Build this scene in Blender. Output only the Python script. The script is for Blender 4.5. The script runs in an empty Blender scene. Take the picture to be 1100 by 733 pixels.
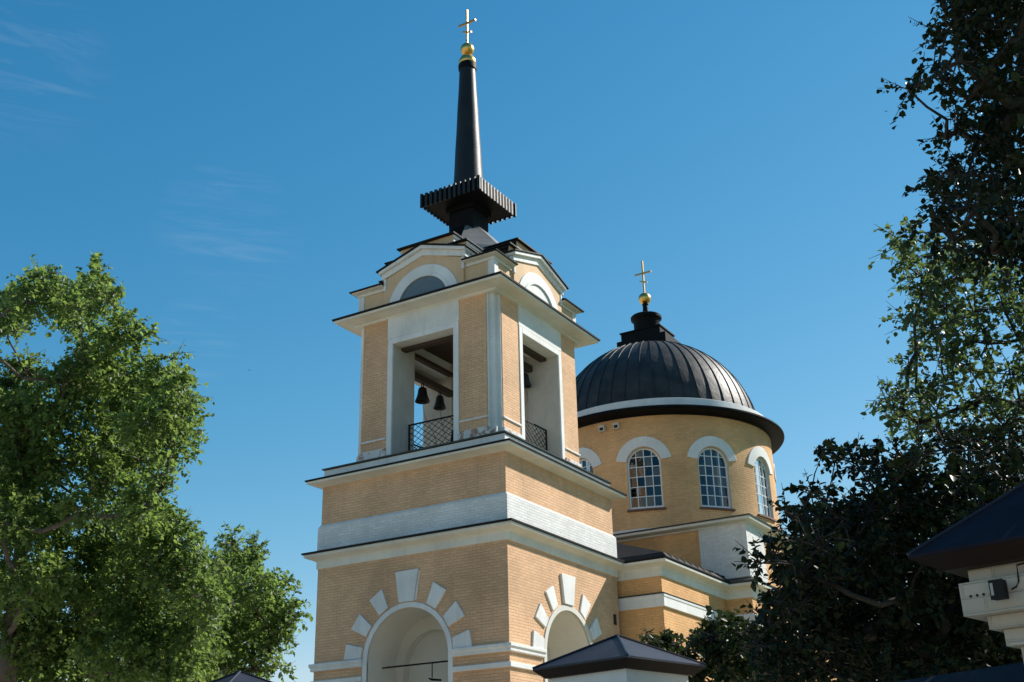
import bpy, math, random
import numpy as np
from mathutils import Vector, Matrix

# ------------------------------------------------------------------ camera, sky, sun, exposure
scn = bpy.context.scene
COL = scn.collection
R_ = math.radians
CAM = Vector((-31.917, -20.750, 1.6))
YAW, PIT, ROL, FPX = R_(30.7955), R_(22.5854), R_(-1.3541), 1259.36
FW = Vector((math.cos(PIT)*math.cos(YAW), math.cos(PIT)*math.sin(YAW), math.sin(PIT)))
RT0 = Vector((math.sin(YAW), -math.cos(YAW), 0)); UP0 = RT0.cross(FW)
RT = RT0*math.cos(ROL) + UP0*math.sin(ROL)
UP = -RT0*math.sin(ROL) + UP0*math.cos(ROL)
cd = bpy.data.cameras.new('camera'); cam = bpy.data.objects.new('camera', cd); COL.objects.link(cam)
cam.matrix_world = Matrix(((RT.x, UP.x, -FW.x, CAM.x), (RT.y, UP.y, -FW.y, CAM.y), (RT.z, UP.z, -FW.z, CAM.z), (0, 0, 0, 1)))
cd.sensor_width = 36; cd.lens = 36*FPX/1100; cd.clip_end = 5000; cd.clip_start = 0.1
scn.camera = cam
SUN_AZ, SUN_EL = R_(-32.8), R_(39.4)
SUN_DIR = Vector((math.cos(SUN_EL)*math.cos(SUN_AZ), math.cos(SUN_EL)*math.sin(SUN_AZ), math.sin(SUN_EL)))
world = bpy.data.worlds.new('World'); scn.world = world; world.use_nodes = True
SKY_STRENGTH, SUN_STRENGTH, EXPOSURE = 0.12, 4.6, 0.64
SKY_GRADE = ((2.05,.28),(1.04,.745),(.78,1.04))
def build_world():
    nt = world.node_tree; N = nt.nodes; Lk = nt.links; N.clear()
    out = N.new('ShaderNodeOutputWorld'); bg = N.new('ShaderNodeBackground'); sky = N.new('ShaderNodeTexSky')
    sky.sky_type = 'NISHITA'; sky.sun_disc = False; sky.sun_elevation = SUN_EL
    sky.sun_rotation = math.atan2(SUN_DIR.x, SUN_DIR.y)
    sky.altitude = 100; sky.air_density = 1.0; sky.dust_density = 0.0; sky.ozone_density = 4.0
    # thin cirrus wisps, by direction
    tc = N.new('ShaderNodeTexCoord'); mp = N.new('ShaderNodeMapping'); mp.inputs['Scale'].default_value = (7.0, 7.0, 60.0)
    mp.inputs['Rotation'].default_value = (0.05, 0.03, 0.0)
    n1 = N.new('ShaderNodeTexNoise'); n1.inputs['Scale'].default_value = 1.0; n1.inputs['Detail'].default_value = 7; n1.inputs['Roughness'].default_value = .62
    n1.inputs['Distortion'].default_value = 1.6
    r1 = N.new('ShaderNodeValToRGB'); r1.color_ramp.elements[0].position = .47; r1.color_ramp.elements[1].position = .80
    nrm = N.new('ShaderNodeVectorMath'); nrm.operation = 'NORMALIZE'; Lk.new(tc.outputs['Generated'], nrm.inputs[0]); tot = None
    for (px,py,rad) in ((20,66,4.5),(240,238,3.6),(262,258,3.0),(212,365,2.4)):
        dn = (FW + RT*((px-550)/FPX) - UP*((py-366.5)/FPX)).normalized()
        dt = N.new('ShaderNodeVectorMath'); dt.operation = 'DOT_PRODUCT'; dt.inputs[1].default_value = dn; Lk.new(nrm.outputs[0], dt.inputs[0])
        mr = N.new('ShaderNodeMapRange'); mr.interpolation_type = 'SMOOTHSTEP'; mr.inputs['From Min'].default_value = math.cos(R_(rad)); mr.inputs['From Max'].default_value = math.cos(R_(rad*.15)); Lk.new(dt.outputs['Value'], mr.inputs['Value'])
        if tot is None: tot = mr.outputs[0]
        else:
            ad = N.new('ShaderNodeMath'); ad.operation = 'MAXIMUM'; Lk.new(tot, ad.inputs[0]); Lk.new(mr.outputs[0], ad.inputs[1]); tot = ad.outputs[0]
    mul = N.new('ShaderNodeMath'); mul.operation = 'MULTIPLY'; mul2 = N.new('ShaderNodeMath'); mul2.operation = 'MULTIPLY'; mul2.inputs[1].default_value = .09
    mix = N.new('ShaderNodeMix'); mix.data_type = 'RGBA'; mix.inputs['B'].default_value = (4.2, 4.6, 5.2, 1)
    Lk.new(tc.outputs['Generated'], mp.inputs['Vector']); Lk.new(mp.outputs[0], n1.inputs['Vector']); Lk.new(n1.outputs['Fac'], r1.inputs[0])
    Lk.new(r1.outputs[0], mul.inputs[0]); Lk.new(tot, mul.inputs[1]); Lk.new(mul.outputs[0], mul2.inputs[0])
    Lk.new(mul2.outputs[0], mix.inputs['Factor'])
    # the deep clear blue of the day: steeper red, a little less green
    sp = N.new('ShaderNodeSeparateColor'); cb = N.new('ShaderNodeCombineColor'); Lk.new(sky.outputs[0], sp.inputs[0])
    for i,(g,a) in enumerate(SKY_GRADE):
        p = N.new('ShaderNodeMath'); p.operation = 'POWER'; p.inputs[1].default_value = g; Lk.new(sp.outputs[i], p.inputs[0])
        q = N.new('ShaderNodeMath'); q.operation = 'MULTIPLY'; q.inputs[1].default_value = a; Lk.new(p.outputs[0], q.inputs[0])
        c = N.new('ShaderNodeMath'); c.operation = 'MINIMUM'; c.inputs[1].default_value = (2.8,3.9,4.4)[i]; Lk.new(q.outputs[0], c.inputs[0]); Lk.new(c.outputs[0], cb.inputs[i])
    Lk.new(cb.outputs[0], mix.inputs['A']); Lk.new(mix.outputs['Result'], bg.inputs[0])
    bg.inputs[1].default_value = SKY_STRENGTH; Lk.new(bg.outputs[0], out.inputs[0])
build_world()
sd = bpy.data.lights.new('sun', 'SUN'); sd.energy = SUN_STRENGTH; sd.angle = R_(0.53); sd.color = (1.0, .95, .87)
sun = bpy.data.objects.new('sun', sd); COL.objects.link(sun); sun.location = (60, -40, 60)
sun.rotation_euler = SUN_DIR.to_track_quat('Z', 'Y').to_euler()
vs = scn.view_settings; vs.view_transform = 'Standard'; vs.look = 'None'; vs.exposure = EXPOSURE; vs.gamma = 1; vs.use_curve_mapping = False
scn.cycles.max_bounces = 8; scn.cycles.transparent_max_bounces = 12

def at(px, py, depth):                    # a point at a given depth (metres along the view axis) seen at a photo pixel
    return CAM + (FW + RT*((px-550)/FPX) - UP*((py-366.5)/FPX))*depth

# ------------------------------------------------------------------ helpers
def tag(o, label=None, cat=None, group=None, kind=None):
    if label: o['label'] = label
    if cat: o['category'] = cat
    if group: o['group'] = group
    if kind: o['kind'] = kind
    return o
def empty(name, loc=(0, 0, 0), rz=0, parent=None):
    o = bpy.data.objects.new(name, None); COL.objects.link(o); o.location = loc; o.rotation_euler = (0, 0, rz); o.empty_display_size = .3
    if parent: o.parent = parent
    return o
class MB:
    def __init__(s, fn=None): s.v = []; s.f = []; s.fn = fn
    def add(s, vs, fs):
        b = len(s.v)
        s.v += [tuple(s.fn(*p)) if s.fn else tuple(p) for p in vs]; s.f += [tuple(i+b for i in f) for f in fs]
        return s
    def box(s, x0, x1, y0, y1, z0, z1):
        return s.add([(x0,y0,z0),(x1,y0,z0),(x1,y1,z0),(x0,y1,z0),(x0,y0,z1),(x1,y0,z1),(x1,y1,z1),(x0,y1,z1)],
                     [(0,3,2,1),(4,5,6,7),(0,1,5,4),(1,2,6,5),(2,3,7,6),(3,0,4,7)])
    def prism(s, pts, z0, z1):            # polygon in xy, extruded in z
        n = len(pts)
        return s.add([(x,y,z0) for x,y in pts]+[(x,y,z1) for x,y in pts],
                     [tuple(range(n-1,-1,-1)), tuple(range(n,2*n))]+[(i,(i+1)%n,n+(i+1)%n,n+i) for i in range(n)])
    def slab(s, pts, a0, a1, m):          # polygon (u,z) extruded along the wall normal; m maps (u, z, d) -> xyz
        n = len(pts)
        return s.add([m(u,z,a0) for u,z in pts]+[m(u,z,a1) for u,z in pts],
                     [tuple(range(n-1,-1,-1)), tuple(range(n,2*n))]+[(i,(i+1)%n,n+(i+1)%n,n+i) for i in range(n)])
    def ring(s, rect, prof, close=True):  # profile of (outset, z) swept round a rectangle
        x0,x1,y0,y1 = rect; k = len(prof); vs = []
        for o,z in prof: vs += [(x0-o,y0-o,z),(x1+o,y0-o,z),(x1+o,y1+o,z),(x0-o,y1+o,z)]
        fs = []
        for i in range(k if close else k-1):
            j = (i+1)%k
            for c in range(4):
                d = (c+1)%4; fs.append((i*4+c, i*4+d, j*4+d, j*4+c))
        return s.add(vs, fs)
    def corner(s, sx, sy, hw, w, prof):   # profile swept round one outer corner of a square, from hw on one side to hw on the other
        k = len(prof); vs = []; fs = []
        for o,z in prof: vs += [(sx*hw, sy*(w+o), z), (sx*(w+o), sy*(w+o), z), (sx*(w+o), sy*hw, z)]
        for i in range(k):
            j = (i+1)%k
            for c in range(2): fs.append((i*3+c, i*3+c+1, j*3+c+1, j*3+c))
        fs += [tuple(i*3 for i in range(k)), tuple(i*3+2 for i in range(k-1,-1,-1))]
        return s.add(vs, fs)
    def lathe(s, prof, n=48, c=(0,0), a0=0., phase=0.):
        k = len(prof); vs = []; fs = []
        for r,z in prof:
            for i in range(n):
                a = phase+2*math.pi*i/n; vs.append((c[0]+r*math.cos(a), c[1]+r*math.sin(a), z))
        for j in range(k-1):
            for i in range(n):
                fs.append((j*n+i, j*n+(i+1)%n, (j+1)*n+(i+1)%n, (j+1)*n+i))
        return s.add(vs, fs)
    def tube(s, pts, rad, n=6):
        pts = [Vector(p) for p in pts]; vs = []; fs = []
        for i,p in enumerate(pts):
            d = (pts[min(i+1,len(pts)-1)]-pts[max(i-1,0)]).normalized()
            a = d.cross(Vector((0,0,1)) if abs(d.z) < .9 else Vector((1,0,0))).normalized(); b = d.cross(a)
            r = rad[i] if isinstance(rad,(list,tuple)) else rad
            for k in range(n):
                t = 2*math.pi*k/n; vs.append(p+a*r*math.cos(t)+b*r*math.sin(t))
        for i in range(len(pts)-1):
            for k in range(n): fs.append((i*n+k, i*n+(k+1)%n, (i+1)*n+(k+1)%n, (i+1)*n+k))
        fs.append(tuple(range(n-1,-1,-1))); fs.append(tuple(range((len(pts)-1)*n, len(pts)*n)))
        return s.add(vs, fs)
    def build(s, name, mat, parent=None, smooth=False, angle=None):
        me = bpy.data.meshes.new(name); me.from_pydata(s.v, [], s.f); me.materials.append(mat); me.update()
        import bmesh
        bm = bmesh.new(); bm.from_mesh(me); bmesh.ops.recalc_face_normals(bm, faces=bm.faces); bm.to_mesh(me); bm.free()
        if smooth:
            me.shade_smooth()
            if angle: me.set_sharp_from_angle(angle=R_(angle))
        o = bpy.data.objects.new(name, me); COL.objects.link(o)
        if parent: o.parent = parent
        if mat in SOFT:
            b = o.modifiers.new('soft_edges','BEVEL'); b.width = .014; b.segments = 2; b.limit_method = 'ANGLE'; b.angle_limit = R_(50); b.harden_normals = False
        return o
SOFT = set()
def wall_map(side, w):                    # side of a square of half width w: (u along wall, z, d outward)
    if side == 'w': return lambda u,z,d=0: (-w-d, -u, z)     # -x face, u grows to the viewer's right
    if side == 's': return lambda u,z,d=0: (u, -w-d, z)      # -y face
    if side == 'e': return lambda u,z,d=0: (w+d, u, z)
    return lambda u,z,d=0: (-u, w+d, z)
def arch_strips(mb, m, u0, u1, z0, z1, uc, r, zs, sill, depth, n=28, reveal=True, lead=0.0):
    """a wall panel with a round-headed opening: strips of quads round it, and the reveal"""
    def q(a,b,c,d): mb.add([a,b,c,d], [(0,1,2,3)])
    q(m(u0,z0), m(uc-r,z0), m(uc-r,z1), m(u0,z1)); q(m(uc+r,z0), m(u1,z0), m(u1,z1), m(uc+r,z1))
    us = [uc-r*math.cos(math.pi*i/n) for i in range(n+1)]
    zt = [zs+r*math.sin(math.pi*i/n) for i in range(n+1)]
    for i in range(n):
        q(m(us[i],zt[i]), m(us[i+1],zt[i+1]), m(us[i+1],z1), m(us[i],z1))
        if sill > z0: q(m(us[i],z0), m(us[i+1],z0), m(us[i+1],sill), m(us[i],sill))
    if reveal:
        out = [(uc-r,sill)]+list(zip(us,zt))+[(uc+r,sill)]
        for (a,b),(c,d) in zip(out[:-1],out[1:]): q(m(a,b,0), m(c,d,0), m(c,d,-depth), m(a,b,-depth))
def arc_band(r0, r1, zs, uc=0., a0=0., a1=180., n=28, zcut=None):
    """polygons (quads) of an arched band, as a list of uz quads"""
    out = []
    for i in range(n):
        t0 = R_(a0+(a1-a0)*i/n); t1 = R_(a0+(a1-a0)*(i+1)/n)
        out.append([(uc+r0*math.cos(t0),zs+r0*math.sin(t0)),(uc+r1*math.cos(t0),zs+r1*math.sin(t0)),(uc+r1*math.cos(t1),zs+r1*math.sin(t1)),(uc+r0*math.cos(t1),zs+r0*math.sin(t1))])
    return out
def band_solid(mb, m, r0, r1, zs, d0, d1, uc=0., a0=0., a1=180., n=28, legs=None):
    p = []
    for i in range(n+1):
        t = R_(a0+(a1-a0)*i/n); p.append(((uc+r0*math.cos(t), zs+r0*math.sin(t)), (uc+r1*math.cos(t), zs+r1*math.sin(t))))
    if legs is not None: p = [((uc+r0,legs),(uc+r1,legs))]+p+[((uc-r0,legs),(uc-r1,legs))]
    vs = []; fs = []
    for (a,b) in p: vs += [m(a[0],a[1],d0), m(b[0],b[1],d0), m(a[0],a[1],d1), m(b[0],b[1],d1)]
    for i in range(len(p)-1):
        k = 4*i; fs += [(k+2,k+3,k+7,k+6), (k,k+4,k+5,k+1), (k+1,k+5,k+7,k+3), (k,k+2,k+6,k+4)]
    e = 4*(len(p)-1); fs += [(0,1,3,2), (e,e+2,e+3,e+1)]
    mb.add(vs, fs)

# ------------------------------------------------------------------ materials
class NT:
    def __init__(s, name):
        s.m = bpy.data.materials.new(name); s.m.use_nodes = True; s.t = s.m.node_tree; s.N = s.t.nodes; s.L = s.t.links
        s.b = s.N['Principled BSDF']
    def new(s, t, **kw):
        n = s.N.new(t)
        for k,v in kw.items():
            if k in n.inputs: n.inputs[k].default_value = v
            else: setattr(n, k, v)
        return n
    def link(s, a, b): s.L.new(a, b)
    def math(s, op, a, b=None):
        n = s.N.new('ShaderNodeMath'); n.operation = op
        for i,x in enumerate((a,b)):
            if x is None: continue
            if isinstance(x,(int,float)): n.inputs[i].default_value = x
            else: s.L.new(x, n.inputs[i])
        return n.outputs[0]
    def noise(s, vec, scale, detail=4, rough=.55, dist=0.):
        n = s.new('ShaderNodeTexNoise', Scale=scale, Detail=detail, Roughness=rough, Distortion=dist); s.L.new(vec, n.inputs['Vector']); return n.outputs['Fac']
    def ramp(s, fac, p0, p1, c0=(0,0,0,1), c1=(1,1,1,1)):
        r = s.N.new('ShaderNodeValToRGB'); e = r.color_ramp.elements; e[0].position = p0; e[1].position = p1; e[0].color = c0; e[1].color = c1
        s.L.new(fac, r.inputs[0]); return r.outputs[0]
    def mix(s, fac, a, b, mode='MIX'):
        n = s.N.new('ShaderNodeMix'); n.data_type = 'RGBA'; n.blend_type = mode
        for key,x in (('Factor',fac),('A',a),('B',b)):
            if isinstance(x,(int,float)): n.inputs[key].default_value = x
            elif isinstance(x,tuple): n.inputs[key].default_value = x if len(x)==4 else x+(1,)
            else: s.L.new(x, n.inputs[key])
        return n.outputs['Result']
    def bump(s, h, strength, dist):
        n = s.new('ShaderNodeBump', Strength=strength, Distance=dist); s.L.new(h, n.inputs['Height']); s.L.new(n.outputs[0], s.b.inputs['Normal'])
def pos(nt): return nt.new('ShaderNodeTexCoord').outputs['Object']
def wall_uv(nt, P, drum=None):
    sx = nt.new('ShaderNodeSeparateXYZ'); nt.link(P, sx.inputs[0]); x,y,z = sx.outputs
    if drum is None: u = nt.math('ADD', x, y)
    else: u = nt.math('MULTIPLY', nt.math('ARCTAN2', y, nt.math('SUBTRACT', x, drum[0])), drum[1])
    c = nt.new('ShaderNodeCombineXYZ'); nt.link(u, c.inputs[0]); nt.link(z, c.inputs[1]); return c.outputs[0], z
def brick(name, col, drum=None, stain=.22, bumpd=.018, worn=0., wear_col=(.33,.17,.10), rough=.82):
    nt = NT(name); P = pos(nt); uv,z = wall_uv(nt, P, drum)
    wob = nt.new('ShaderNodeTexNoise', Scale=2.2, Detail=3); nt.link(uv, wob.inputs['Vector'])
    wv = nt.new('ShaderNodeVectorMath', operation='MULTIPLY_ADD'); nt.link(wob.outputs['Color'], wv.inputs[0]); wv.inputs[1].default_value = (.03,.016,0); nt.link(uv, wv.inputs[2])
    b = nt.new('ShaderNodeTexBrick', Scale=1.0); b.inputs['Brick Width'].default_value = .27; b.inputs['Row Height'].default_value = .086
    b.inputs['Mortar Size'].default_value = .010; b.inputs['Mortar Smooth'].default_value = .6; b.inputs['Bias'].default_value = 0
    b.inputs['Color1'].default_value = (.86,.85,.84,1); b.inputs['Color2'].default_value = (1.09,1.09,1.10,1); b.inputs['Mortar'].default_value = (.86,.84,.82,1)
    nt.link(wv.outputs[0], b.inputs['Vector'])
    big = nt.noise(P, .55, 5, .6); fine = nt.noise(P, 9, 5, .65)
    c = nt.mix(nt.ramp(big,.35,.7), tuple(x*(1-stain) for x in col), tuple(min(1,x*(1+stain*.35)) for x in col))
    c = nt.mix(.6, c, b.outputs['Color'], 'MULTIPLY')
    c = nt.mix(nt.ramp(fine,.3,.75), c, nt.mix(.16, c, (.25,.2,.16)))
    # rain streaks
    st = nt.new('ShaderNodeMapping'); st.inputs['Scale'].default_value = (5,.28,1); nt.link(uv, st.inputs['Vector'])
    sf = nt.ramp(nt.noise(st.outputs[0], 1.0, 5, .6), .52, .8)
    c = nt.mix(nt.math('MULTIPLY', sf, .35), c, nt.mix(.55, c, (.22,.17,.13)))
    if worn > 0:
        wf = nt.ramp(nt.noise(P, 2.1, 8, .7, .4), .74-worn*.2, .76-worn*.2)
        c = nt.mix(nt.math('MULTIPLY', wf, .85), c, wear_col)
    nt.link(c, nt.b.inputs['Base Color']); nt.b.inputs['Roughness'].default_value = rough; nt.b.inputs['Specular IOR Level'].default_value = .25
    h = nt.math('ADD', nt.math('MULTIPLY', b.outputs['Fac'], -1.0), nt.math('MULTIPLY', fine, .9))
    h = nt.math('ADD', h, nt.math('MULTIPLY', nt.noise(P, 30, 3), .35))
    sx = nt.new('ShaderNodeSeparateColor'); nt.link(b.outputs['Color'], sx.inputs[0]); h = nt.math('ADD', h, nt.math('MULTIPLY', sx.outputs[0], 1.3))
    nt.bump(h, .8, bumpd); return nt.m
def stucco(name, col, stain=.2, peel=0., peel_col=(.34,.20,.13), rough=.75, bumpd=.006, streak=.55):
    nt = NT(name); P = pos(nt); uv,z = wall_uv(nt, P)
    big = nt.noise(P, .8, 6, .62)
    c = nt.mix(nt.ramp(big,.32,.7), tuple(x*(1-stain) for x in col), col)
    st = nt.new('ShaderNodeMapping'); st.inputs['Scale'].default_value = (6,.5,1); nt.link(uv, st.inputs['Vector'])
    sf = nt.ramp(nt.noise(st.outputs[0], 1.0, 5, .6), .52, .8)
    c = nt.mix(nt.math('MULTIPLY', sf, streak), c, tuple(x*.62 for x in col))
    if peel > 0:
        pf = nt.ramp(nt.noise(P, 3.2, 9, .72, .5), .72-peel*.25, .735-peel*.25)
        c = nt.mix(pf, c, peel_col)
    nt.link(c, nt.b.inputs['Base Color']); nt.b.inputs['Roughness'].default_value = rough; nt.b.inputs['Specular IOR Level'].default_value = .3
    nt.bump(nt.math('ADD', nt.noise(P, 12, 6, .65), nt.math('MULTIPLY', big, 2)), .6, bumpd); return nt.m
def metal(name, col, rough=.42, var=.3, metallic=0., spec=.5, dent=.02, scale=1.2):
    nt = NT(name); P = pos(nt)
    big = nt.noise(P, scale, 6, .62); fine = nt.noise(P, 14, 4)
    c = nt.mix(nt.ramp(big,.3,.72), tuple(x*(1-var) for x in col), tuple(x*(1+var) for x in col))
    nt.link(c, nt.b.inputs['Base Color']); nt.b.inputs['Metallic'].default_value = metallic; nt.b.inputs['Specular IOR Level'].default_value = spec
    rr = nt.math('ADD', nt.math('MULTIPLY', fine, .18), rough-.09); nt.link(rr, nt.b.inputs['Roughness'])
    nt.bump(nt.math('ADD', nt.noise(P, 2.3, 3), nt.math('MULTIPLY', fine, .06)), .5, dent); return nt.m
def simple(name, col, rough=.6, metallic=0., spec=.5):
    nt = NT(name); P = pos(nt)
    c = nt.mix(nt.noise(P, 6, 4), tuple(x*.85 for x in col), tuple(min(1,x*1.12) for x in col)); nt.link(c, nt.b.inputs['Base Color'])
    nt.b.inputs['Roughness'].default_value = rough; nt.b.inputs['Metallic'].default_value = metallic; nt.b.inputs['Specular IOR Level'].default_value = spec; return nt.m
def glass(name):
    nt = NT(name); P = pos(nt); N = nt.N
    out = N['Material Output']; tr = N.new('ShaderNodeBsdfTransparent'); tr.inputs[0].default_value = (.16,.18,.19,1)
    gl = N.new('ShaderNodeBsdfGlossy'); gl.inputs['Roughness'].default_value = .03; gl.inputs['Color'].default_value = (.95,.97,1,1)
    fr = N.new('ShaderNodeFresnel'); fr.inputs['IOR'].default_value = 1.5
    sx = nt.new('ShaderNodeSeparateXYZ'); nt.link(P, sx.inputs[0]); oi = N.new('ShaderNodeObjectInfo'); cx = nt.new('ShaderNodeCombineXYZ')
    nt.link(nt.math('FLOOR', nt.math('MULTIPLY', sx.outputs[1], 2.98)), cx.inputs[0]); nt.link(nt.math('FLOOR', nt.math('MULTIPLY', nt.math('SUBTRACT', sx.outputs[2], 13.52), 2.392)), cx.inputs[1]); nt.link(nt.math('MULTIPLY', oi.outputs['Random'], 37.), cx.inputs[2])
    wn = nt.new('ShaderNodeTexWhiteNoise'); nt.link(cx.outputs[0], wn.inputs['Vector'])
    wv = nt.new('ShaderNodeVectorMath', operation='SUBTRACT'); nt.link(wn.outputs['Color'], wv.inputs[0]); wv.inputs[1].default_value = (.5,.5,.5)
    ge = N.new('ShaderNodeNewGeometry'); wa = nt.new('ShaderNodeVectorMath', operation='MULTIPLY_ADD'); nt.link(wv.outputs[0], wa.inputs[0]); wa.inputs[1].default_value = (.16,.16,.22); nt.link(ge.outputs['Normal'], wa.inputs[2])
    wz = nt.new('ShaderNodeVectorMath', operation='NORMALIZE'); nt.link(wa.outputs[0], wz.inputs[0])
    bp = nt.new('ShaderNodeBump', Strength=.3, Distance=.02); nt.link(nt.noise(P, 2.6, 3), bp.inputs['Height']); nt.link(wz.outputs[0], bp.inputs['Normal']); nt.link(bp.outputs[0], gl.inputs['Normal'])
    dirt = nt.mix(nt.math('MULTIPLY', wn.outputs['Value'], .8), (.08,.11,.14), (.22,.26,.30)); nt.link(dirt, tr.inputs[0])
    mx = N.new('ShaderNodeMixShader'); nt.link(nt.math('ADD', fr.outputs[0], .03), mx.inputs[0]); nt.link(tr.outputs[0], mx.inputs[1]); nt.link(gl.outputs[0], mx.inputs[2]); nt.link(mx.outputs[0], out.inputs['Surface']); return nt.m
def leafmat(name, c_dark, c_light, trans, tcol, rough=.45, spec=.3):
    nt = NT(name); N = nt.N; out = N['Material Output']
    at_ = N.new('ShaderNodeAttribute'); at_.attribute_name = 'leafvar'
    c = nt.mix(at_.outputs['Fac'], c_dark, c_light); nt.link(c, nt.b.inputs['Base Color']); nt.b.inputs['Roughness'].default_value = rough; nt.b.inputs['Specular IOR Level'].default_value = spec
    t = N.new('ShaderNodeBsdfTranslucent'); tc = nt.mix(at_.outputs['Fac'], tuple(x*.6 for x in tcol), tcol); nt.link(tc, t.inputs[0])
    mx = N.new('ShaderNodeMixShader'); mx.inputs[0].default_value = trans; nt.link(nt.b.outputs[0], mx.inputs[1]); nt.link(t.outputs[0], mx.inputs[2]); nt.link(mx.outputs[0], out.inputs['Surface']); return nt.m
def bark(name, col):
    nt = NT(name); P = pos(nt); mp = nt.new('ShaderNodeMapping'); mp.inputs['Scale'].default_value = (9,9,2); nt.link(P, mp.inputs['Vector'])
    f = nt.noise(mp.outputs[0], 1.5, 6, .65); c = nt.mix(nt.ramp(f,.35,.7), tuple(x*.45 for x in col), col); nt.link(c, nt.b.inputs['Base Color']); nt.b.inputs['Roughness'].default_value = .9
    nt.bump(f, .9, .03); return nt.m

DX = 15.45                                # axis of the rotunda
PEACH = (.79,.485,.28)
M = dict(
    brick_deep=brick('ochre_brick', (.80,.44,.18)),
    brick=brick('peach_brick', PEACH), brick_worn=brick('peach_brick_worn', PEACH, worn=.30), drum=brick('peach_brick_drum', (.85,.49,.225), drum=(DX,5.15)),
    attic=stucco('peach_plaster', (.71,.485,.29), stain=.2), wbrick=brick('white_brick', (.80,.79,.76), stain=.12, bumpd=.010), white=stucco('white_paint', (.80,.79,.76), peel=.14, peel_col=(.46,.43,.38)),
    peel=stucco('white_paint_peeling', (.76,.75,.72), peel=.75, stain=.25), peel_light=stucco('white_paint_lightly_peeling', (.78,.77,.73), peel=.22, stain=.22),
    cream=stucco('cream_paint', (.77,.735,.65)), plaster=stucco('beige_plaster', (.66,.63,.56), stain=.1, streak=.15), inner=stucco('inner_plaster', (.60,.565,.50), stain=.25),
    black=metal('black_roof_metal', (.006,.006,.007), .6, spec=.10), spire=metal('spire_sheet', (.012,.012,.012), .50, .35, spec=.30, dent=.015), black_rough=metal('black_roof_metal_dusty', (.014,.013,.013), .6, .4, spec=.14), seam=metal('dome_metal', (.030,.029,.027), .54, .6, dent=.05, spec=.28),
    edge=metal('green_grey_flashing', (.035,.042,.040), .5, .4, spec=.35), cap=metal('dull_dark_coping_sheet', (.015,.014,.022), .65, .4, spec=.08), grey=metal('grey_roof_sheet', (.15,.15,.148), .5, .3), blue=metal('dark_brown_blue_roof_sheet', (.022,.022,.032), .45, .4, spec=.30), fascia=metal('dark_brown_fascia', (.018,.010,.008), .6, .3, spec=.2),
    gold=metal('gilding', (.72,.44,.13), .34, .15, metallic=1., dent=.004), gold_dull=metal('worn_gilding', (.52,.32,.11), .45, .25, metallic=.9, dent=.004), bell=metal('bell_bronze', (.035,.033,.030), .5, .3, metallic=.6), iron=simple('black_iron', (.010,.010,.011), .6, spec=.2),
    wood=simple('dark_timber', (.055,.032,.022), .8), glass=glass('window_glass'), lunette=simple('blue_grey_glass', (.13,.155,.165), .25), sill=simple('brown_sill', (.16,.075,.05), .7),
    wpaint=simple('window_white', (.78,.78,.77), .5), dark=simple('dark_hole', (.02,.018,.016), .9), rope=simple('hemp_rope', (.16,.13,.09), .9), concrete=simple('floor_boards', (.20,.17,.14), .9))

SOFT |= {M[k] for k in ('white','cream','wbrick','peel','peel_light')}
# ------------------------------------------------------------------ the setting
def build_ground():
    nt = NT('ground'); P = pos(nt)
    g = nt.ramp(nt.noise(P, .12, 6, .6), .34, .46)
    grass = nt.mix(nt.noise(P, 2.2, 6), (.05,.075,.02), (.10,.13,.04)); sand = nt.mix(nt.noise(P, 5, 6), (.40,.33,.23), (.52,.44,.32))
    sxy = nt.new('ShaderNodeSeparateXYZ'); nt.link(P, sxy.inputs[0])
    south = nt.ramp(nt.math('ADD', nt.math('ADD', nt.math('MULTIPLY', sxy.outputs[1], .05), nt.math('MULTIPLY', nt.math('MINIMUM', sxy.outputs[0], 0), -.035)), nt.math('ADD', nt.math('MULTIPLY', nt.noise(P, .2, 5), .5), .60)), .42, .52)
    nt.link(nt.mix(nt.math('MULTIPLY', g, south), grass, sand), nt.b.inputs['Base Color']); nt.b.inputs['Roughness'].default_value = .95; nt.bump(nt.noise(P, 8, 6), .6, .04)
    mb = MB(); n = 24; s = 900.
    for i in range(n+1):
        for j in range(n+1): mb.v.append((-s+2*s*i/n, -s+2*s*j/n, 0))
    for i in range(n):
        for j in range(n): mb.f.append((i*(n+1)+j, (i+1)*(n+1)+j, (i+1)*(n+1)+j+1, i*(n+1)+j+1))
    tag(mb.build('ground', nt.m), kind='structure')
    nt = NT('paving'); P = pos(nt)
    b = nt.new('ShaderNodeTexBrick', Scale=1.0); b.inputs['Brick Width'].default_value = .42; b.inputs['Row Height'].default_value = .21; b.inputs['Mortar Size'].default_value = .008
    b.inputs['Color1'].default_value = (.52,.43,.31,1); b.inputs['Color2'].default_value = (.60,.50,.37,1); b.inputs['Mortar'].default_value = (.30,.24,.18,1); nt.link(P, b.inputs['Vector'])
    nt.link(nt.mix(nt.math('MULTIPLY', nt.noise(P, 1.1, 6), .4), b.outputs['Color'], (.25,.21,.16)), nt.b.inputs['Base Color']); nt.b.inputs['Roughness'].default_value = .9
    p = MB(); p.prism([(-24,-13.5),(-4.5,-13.5),(-4.5,-7.5),(26,-7.5),(26,30),(-24,30)], -.2, .12)
    tag(p.build('paving', nt.m), kind='structure')
build_ground()

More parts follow.
